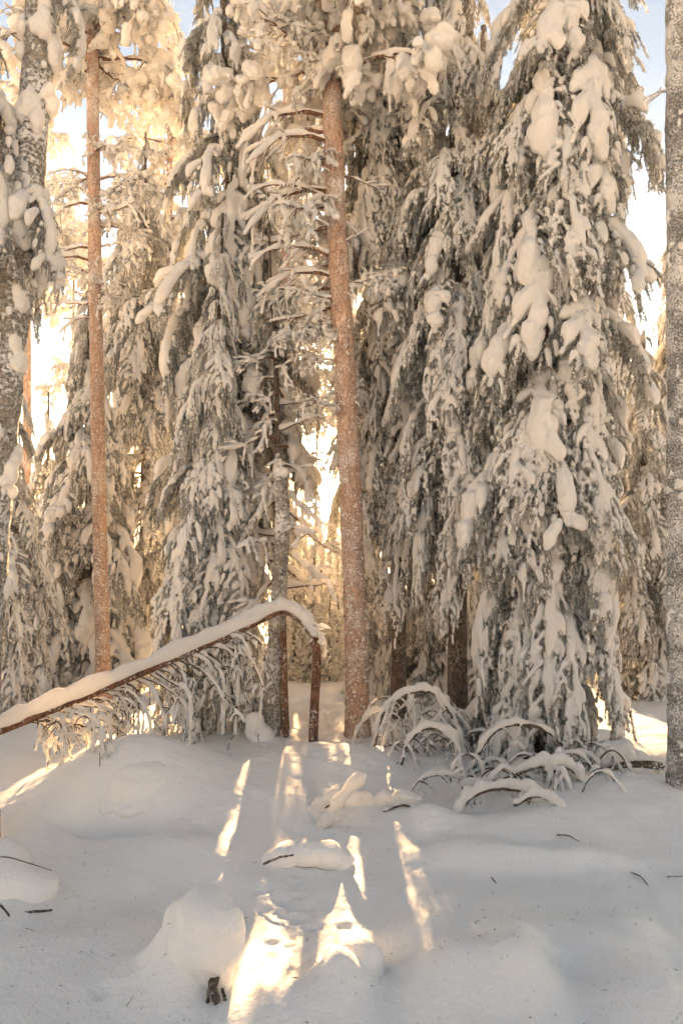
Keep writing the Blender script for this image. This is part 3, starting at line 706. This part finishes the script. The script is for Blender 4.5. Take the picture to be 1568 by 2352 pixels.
# arches and fallen limbs in the snow
AR = 'arched limbs under snow'
limb('arched_branch', [(1040, 1888, 6.1), (1075, 1835, 6.15), (1130, 1812, 6.25), (1200, 1818, 6.3), (1270, 1855, 6.2), (1330, 1905, 6.05)], 6.2, .026, .014, .04, 'low broad arch of snowy branch in front, nearest arch to the camera', 'branch', 72, AR, twigs=5, twig_len=.25)
limb('arched_branch', [(1080, 1790), (1108, 1712), (1160, 1668), (1240, 1672), (1300, 1720)], 7.2, .024, .012, .027, 'tall thin arch of snowy branch against the widest spruce foot', 'branch', 73, AR, twigs=10, twig_len=.4)
limb('arched_branch', [(1060, 1812), (1150, 1790), (1250, 1757), (1320, 1775), (1365, 1860)], 6.7, .03, .014, .042, 'long snowy limb sloping over the twig tangle under the widest spruce', 'branch', 74, AR, twigs=14, twig_len=.35)
limb('arched_branch', [(858, 1715), (878, 1640), (925, 1598), (990, 1590), (1035, 1640), (1060, 1715)], 8.0, .026, .012, .034, 'tall snowy arch with a hanging fringe right of the orange pine', 'branch', 75, AR, twigs=24, twig_len=.45)
limb('arched_branch', [(915, 1775), (938, 1705), (985, 1672), (1040, 1700), (1062, 1760)], 7.5, .022, .012, .034, 'small snowy arch with drooping fringe, in front of the taller fringed arch', 'branch', 76, AR, twigs=16, twig_len=.35)
limb('arched_branch', [(1180, 1850, 6.0), (1240, 1830, 6.1), (1330, 1880, 6.0), (1390, 1850, 6.2)], 6.2, .014, .008, .03, 'thin dark twig looping beneath the low broad arch', 'branch', 77, AR, cover=.6, twigs=8, twig_len=.3)
limb('fallen_log', [(1365, 1768), (1440, 1752), (1525, 1758)], 7.3, .06, .05, .085, 'snow-padded log lying beside the straight birch', 'log', 78, mat=WOOD, twigs=4, twig_len=.3)
limb('fallen_branch', [(1390, 1825), (1450, 1812), (1530, 1828)], 6.8, .03, .02, .05, 'snowy branch on the ground in front of the padded log', 'branch', 79, twigs=3)
limb('fallen_branch', [(715, 1935, 6.0), (760, 1870, 6.0), (800, 1820, 6.0), (832, 1788, 6.0)], 6.0, .03, .025, .062, 'leaning stick wrapped in snow poking up from the ground', 'branch', 80, up=.2)
limb('fallen_branch', [(720, 1878, 6.3), (760, 1850, 6.35), (830, 1858, 6.4), (900, 1872, 6.35), (985, 1885, 6.3)], 6.35, .02, .012, .062, 'low snowy limb lying behind the leaning stick', 'branch', 81, up=.9)
limb('fallen_branch', [(880, 1865, 6.2), (930, 1850, 6.25), (985, 1880, 6.2)], 6.2, .012, .008, .035, 'short curved branch half buried beside the leaning stick', 'branch', 82)
limb('fallen_branch', [(1345, 1890, 6.0), (1270, 1850, 6.2), (1200, 1838, 6.3)], 6.2, .014, .008, .03, 'thin snowy branch crossing under the low broad arch', 'branch', 83, cover=.8, twigs=5, twig_len=.2)
def tangle(label, u0, u1, v0, v1, n, seed, rs=.026):
    r = np.random.default_rng(seed); x, y = G((u0 + u1) / 2, v1); root = empty('twig_heap', (x, y, gz1(x, y)), label, 'branch', 'heaps of bent snowy twigs')
    for k in range(n):
        u = r.uniform(u0, u1); v = r.uniform(v0 + (v1 - v0) * .55, v1); Y = G(u, v)[1] + r.uniform(-.1, .25); span = r.uniform(50, 150) * r.choice([-1, 1]); h = r.uniform(25, 95)
        a = [(u, v + 14, Y), (u + span * .18, v - h * .7, Y), (u + span * .5, v - h, Y - .05), (u + span * .82, v - h * r.uniform(.3, .8), Y - .1), (u + span, v + r.uniform(-10, 16), Y - .12)]
        limb('branch', a, Y, .011, .005, rs * r.uniform(.6, 1.15), None, None, seed * 40 + k, parent=root, twigs=int(r.integers(2, 7)), twig_len=.26, cover=.9, up=.7, voxel=.012)
tangle('heap of bent snowy twigs at the foot of the widest spruce', 1080, 1380, 1690, 1850, 24, 21, .022)
tangle('heap of bent snowy twigs right of the orange pine foot', 860, 1080, 1620, 1740, 20, 22, .022)
def stick(pxs, label, r=.012, seed=0, lift=.004):
    pts = []
    for (u, v, dz) in pxs:
        x, y = G(u, v); pts.append((x, y, gz1(x, y) + dz + lift))
    pts = np.array(pts); mb = MB().tube(smooth_path(pts, 12) - pts[0], np.linspace(r, r * .4, 12) * .55, 6)
    o = link('stick', mb.mesh('stick', WOOD), None, pts[0]); tag(o, label, 'stick', 'bare twigs poking out of the snow')
stick([(1278, 1940, .01), (1305, 1948, .03), (1330, 1955, .0)], 'short bare stick lying in a snow hollow below the low arch', .014)
stick([(1448, 2002, .02), (1470, 2010, .02), (1490, 2024, -.01)], 'dark bare stick slanting out of the snow, largest on the open snow', .014)
stick([(1530, 2008, .02), (1575, 2012, .03)], 'thin twig at the picture edge below the straight birch', .009)
stick([(1128, 2012, .02), (1140, 2018, -.01)], 'short dark stub poking from open snow, middle of the slope', .012)
stick([(60, 2170, .0), (78, 2182, .01)], 'tiny loose twig lying below the twiggy left lump', .004)
stick([(-5, 2090, .1), (30, 2098, .11), (120, 2092, .09)], 'dark twig poking across the twiggy snow lump at the edge', .010, lift=.08)
stick([(290, 2350, .01), (308, 2335, .02)], 'tiny twig on the sunlit patch in the corner', .004)

def litter():
    r = np.random.default_rng(123); n = 900; u = r.uniform(-60, 1630, n); v = 1745 + 650 * r.random(n) ** 1.1; k = K * (v - 1176); y = 2.307 / (k - .0714); x = (u - 784) * K * y; z = gz(x, y)
    V = []; a = r.uniform(0, 6.283, n); l = r.uniform(.002, .011, n) * np.where(r.random(n) < .12, 2.6, 1); wd = r.uniform(.0012, .003, n); d = np.stack([np.cos(a), np.sin(a), r.normal(.1, .25, n)], -1); sd = np.stack([-np.sin(a), np.cos(a), 0 * a], -1)
    p = np.stack([x, y, z + .006], -1); A = p - d * l[:, None]; B = p + d * l[:, None]; up = np.array([0, 0, 1]) * wd[:, None] * 1.6; S = sd * wd[:, None]
    T = np.concatenate([np.stack([A, B, p + up], 1), np.stack([B, A, p + S], 1), np.stack([A, p + S, p + up], 1), np.stack([B, p + up, p + S], 1)])
    o = link('fallen_litter', MB().tris(T).mesh('fallen_litter', WOOD, False)); tag(o, 'tiny dark needles and bark flakes scattered over the open snow', 'litter', kind='stuff')
litter()
# ------------------------------------------------------------------ lumps of snow on stumps
def lump(name, label, cat, blobs, wood, seed, voxel=.02, smooth=8, group='snow-capped stumps'):
    """blobs: (u, v, depth, radius px, flatten); wood: list of picture points for dark bark underneath"""
    Y = blobs[0][2]; c0 = P(blobs[0][0], blobs[0][1], Y); gx = gz1(c0[0], c0[1]); o = np.array([c0[0], c0[1], gx])
    root = empty(name, o, label, cat, group); C = []; R = []
    for (u, v, y, rp, fl) in blobs:
        C.append(P(u, v, y) - o); rr = rp * K * y; R.append([rr, rr, rr * fl])
    link('snow_cap', remesh(MB().blobs(np.array(C), np.array(R), ICO3), 'snow_cap', SNOWG, voxel, smooth + 2, .03, 4.0), root)
    if wood:
        r = np.random.default_rng(seed)
        for (pts, y, r0, r1) in wood:
            p = px_path(pts, y) - o; mb = MB().tube(smooth_path(p, 14), np.linspace(r0, r1, 14), 16); V = mb.v[0]; mb.v[0] = V + r0 * .75 * np.stack([fbm(V * 24 + 3), fbm(V * 24 + 9), .4 * fbm(V * 24 + 21)], -1)
            link('stump', mb.mesh('stump', BARK_SPRUCE), root)
    return root
lump('snowy_stump', 'tall snow hood on a dark broken stump, nearest the camera', 'stump', [(470, 2092, 3.75, 74, .62), (430, 2118, 3.8, 62, .75), (505, 2118, 3.7, 60, .85), (470, 2150, 3.75, 88, .8), (520, 2170, 3.68, 42, 1.1), (495, 2205, 3.68, 52, 1.0), (410, 2175, 3.85, 48, 1.1), (430, 2215, 3.82, 52, 1.0), (405, 2240, 3.9, 60, .8), (508, 2240, 3.66, 36, .9), (380, 2270, 3.95, 75, .5), (450, 2262, 3.78, 40, .7)],
     [([(512, 2400), (500, 2330), (488, 2245)], 3.52, .030, .020), ([(478, 2350), (476, 2300), (480, 2255)], 3.5, .012, .007), ([(528, 2360), (520, 2310), (512, 2270)], 3.52, .014, .006)], 1, smooth=4)
lump('snowy_stump', 'round white snow ball over a small dark hole at the bottom', 'stump', [(828, 2202, 3.8, 56, .85), (852, 2225, 3.8, 38, 1.0), (795, 2230, 3.88, 66, .75), (755, 2260, 3.95, 80, .5), (818, 2250, 3.78, 44, .7), (700, 2300, 3.98, 95, .32), (860, 2255, 3.85, 34, .8)],
     [([(800, 2318), (825, 2292), (855, 2274)], 3.62, .022, .014)], 2, smooth=4)
lump('snowy_log', 'humped snow bridge over a short log, casting the round shadow', 'log', [(600, 1998, 5.3, 30, .7), (625, 1978, 5.3, 36, .7), (660, 1962, 5.3, 40, .7), (705, 1956, 5.3, 42, .7), (750, 1961, 5.3, 40, .7), (790, 1976, 5.3, 35, .7), (825, 1998, 5.4, 26, .6), (655, 2000, 5.45, 40, .45), (700, 2000, 5.45, 42, .45), (760, 1998, 5.45, 38, .45)],
     [([(606, 1984), (640, 1970), (674, 1964)], 5.11, .009, .006)], 3, smooth=3)
lump('snowy_stump', 'twiggy snow lump at the picture edge', 'stump', [(30, 2030, 4.5, 62, .85), (80, 2045, 4.5, 48, .8), (0, 2060, 4.5, 80, .8), (100, 2065, 4.5, 28, .8), (40, 2080, 4.45, 48, .7), (-30, 2000, 4.6, 90, .7)],
     [([(-20, 2110), (40, 2098), (118, 2090)], 4.26, .010, .006), ([(0, 2075), (18, 2100), (30, 2125)], 4.2, .008, .005)], 4, smooth=5)
lump('snowy_boulder', 'broad low snow-covered hump below the bent pine', 'boulder', [(330, 1800, 6.6, 105, .62), (400, 1805, 6.7, 105, .6), (265, 1820, 6.5, 85, .55), (450, 1815, 6.8, 80, .5), (250, 1852, 6.25, 38, .6), (300, 1862, 6.2, 34, .6), (205, 1850, 6.3, 42, .5), (340, 1848, 6.22, 30, .6)],
     None, 5, smooth=7)
lump('snowy_stump', 'little pointed snow cap catching sun on the open slope', 'stump', [(1440, 2122, 4.35, 30, .9), (1425, 2145, 4.35, 36, .7), (1480, 2155, 4.35, 44, .6)], None, 6)
lump('snowy_stump', 'soft wide snow hood sinking into the slope, lower right', 'stump', [(1150, 2150, 4.25, 60, .7), (1130, 2210, 4.1, 85, .55), (1180, 2250, 3.9, 70, .6), (1090, 2270, 3.85, 100, .45), (1200, 2300, 3.75, 50, .6)],
     [([(1200, 2350), (1205, 2330), (1208, 2310)], 3.6, .015, .015)], 7, smooth=9)
lump('snowy_stump', 'small snow cap clinging between the dark trunk and broken birch', 'stump', [(585, 1660, 8.6, 26, 1.1), (600, 1690, 8.6, 30, 1.0), (580, 1680, 8.6, 22, 1.0)], None, 8)

# ------------------------------------------------------------------ far forest on the slope below
def far_proto(seed, H, R):
    r = np.random.default_rng(seed); C = []; Rr = []; nd = []
    z = .5
    while z < H:
        f = (1 - z / H) ** .8; n = max(3, int(7 * f) + 2)
        for i in range(n):
            a = r.uniform(0, 6.283); L_ = R * f * r.uniform(.6, 1.15) + .08; d = np.array([math.cos(a), math.sin(a), 0])
            for q in np.linspace(.25, 1, 6):
                p = d * L_ * q + np.array([0, 0, z - L_ * .9 * q ** 1.6 + r.normal(0, .04)])
                if r.random() < .8: C.append(p); Rr.append(np.array([1.1, 1.1, .75]) * r.uniform(.08, .18) * (1.1 - .5 * q) * (.6 + .4 * f))
                for k in range(5):
                    dd = r.normal(0, .5, 3) + d * .3 + np.array([0, 0, -.9]); dd *= r.uniform(.12, .25) / np.linalg.norm(dd); s_ = np.cross(dd, r.normal(0, 1, 3)); s_ *= .03 / np.linalg.norm(s_)
                    nd.append([p - s_, p + s_, p + dd])
        z += .22
    return dict(trunk=MB().tube([(0, 0, -.5), (0, 0, H)], [.12, .02], 8).mesh('trunk', BARK_SPRUCE), crown=MB().tris(np.array(nd)).mesh('crown', FROSTN, False),
                snow=remesh(MB().blobs(np.array(C), np.array(Rr)), 'crown_snow', SNOWF, .045, 1, .02, 4))
FAR = [far_proto(900 + i, 7 + i, 1.1 + .15 * i) for i in range(3)]
FARL = []
def far_tree(u, Y, i, s):
    x = (u - 784) * K * Y; z = gz1(x, Y)
    if 600 < u < 900: s = min(s, (-.6 + (Y - 5) * .185 - z) / (7.5 + i % 3))
    if s < .3: return
    FARL.append((u, Y, x, z, i % 3, s))
fr = np.random.default_rng(55)
for rngu, n in (((660, 880), 24), ((20, 110), 8), ((1060, 1130), 3), ((1380, 1540), 9)):
    for k in range(n):
        Y = 23 + 75 * fr.random() ** 1.6; far_tree(fr.uniform(*rngu), Y, k, fr.uniform(.6, 1.1))
for (u, Y, vt, i) in ((650, 15.5, 1205, 0), (676, 14.8, 1232, 1), (698, 16, 1212, 2), (716, 14.5, 1248, 0), (737, 15.4, 1222, 1), (757, 14.8, 1256, 2), (776, 16.2, 1240, 0), (845, 15, 1290, 0), (690, 21, 1215, 2), (640, 18, 1195, 1)):  # low nearer spruces added in the sun's path to shade the snow in front
    x = (u - 784) * K * Y; z = gz1(x, Y); FARL.append((u, Y, x, z, i, (zpx(vt, Y) - z) / (7 + i)))
ORD = 'first second third fourth fifth sixth seventh eighth ninth tenth eleventh twelfth thirteenth fourteenth fifteenth sixteenth seventeenth eighteenth nineteenth twentieth'.split()
cnt = {}
for (u, Y, x, z, i, s_) in sorted(FARL):
    side = 'between broken birch and orange pine' if 600 < u < 790 else ('right of the orange pine' if u < 1000 else 'beyond the widest spruce') if u > 400 else 'beyond the leaning birch'
    dist = 'front rank' if Y < 32 else ('middle rank' if Y < 60 else 'back rank')
    n = cnt.get((side, dist), 0); cnt[(side, dist)] = n + 1
    o = empty('far_spruce', (x, Y, z), 'hazy far-forest spruce, ' + dist + ', ' + ORD[n] + ' from left ' + side, 'tree', 'far forest trees')
    o.rotation_euler = (0, 0, u * 1.7); o.scale = (s_, s_, s_); pr = FAR[i]
    link('trunk', pr['trunk'], o); c = link('crown', pr['crown'], o); link('snow', pr['snow'], c)['kind'] = 'stuff'

# --- haze
def haze_box():
    x0, x1, y0, y1, z0, z1 = -520, 520, -460, 720, -26, 18.2
    V = np.array([[x, y, z] for x in (x0, x1) for y in (y0, y1) for z in (z0, z1)], float)
    F = np.array([[0, 1, 3, 2], [4, 6, 7, 5], [0, 4, 5, 1], [2, 3, 7, 6], [0, 2, 6, 4], [1, 5, 7, 3]])
    m = bpy.data.materials.new('haze'); m.use_nodes = True; t = m.node_tree; t.nodes.clear()
    o = t.nodes.new('ShaderNodeOutputMaterial'); v = t.nodes.new('ShaderNodeVolumePrincipled')
    v.inputs['Color'].default_value = (.95, .95, .96, 1); v.inputs['Density'].default_value = HAZE; v.inputs['Anisotropy'].default_value = .82
    t.links.new(v.outputs[0], o.inputs['Volume'])
    tag(link('haze', raw_mesh('haze', V, F, m, False)), 'thin golden haze hanging in the cold air between trees', 'haze', kind='stuff')
if HAZE: haze_box()
bpy.data.scenes.remove(MELT)
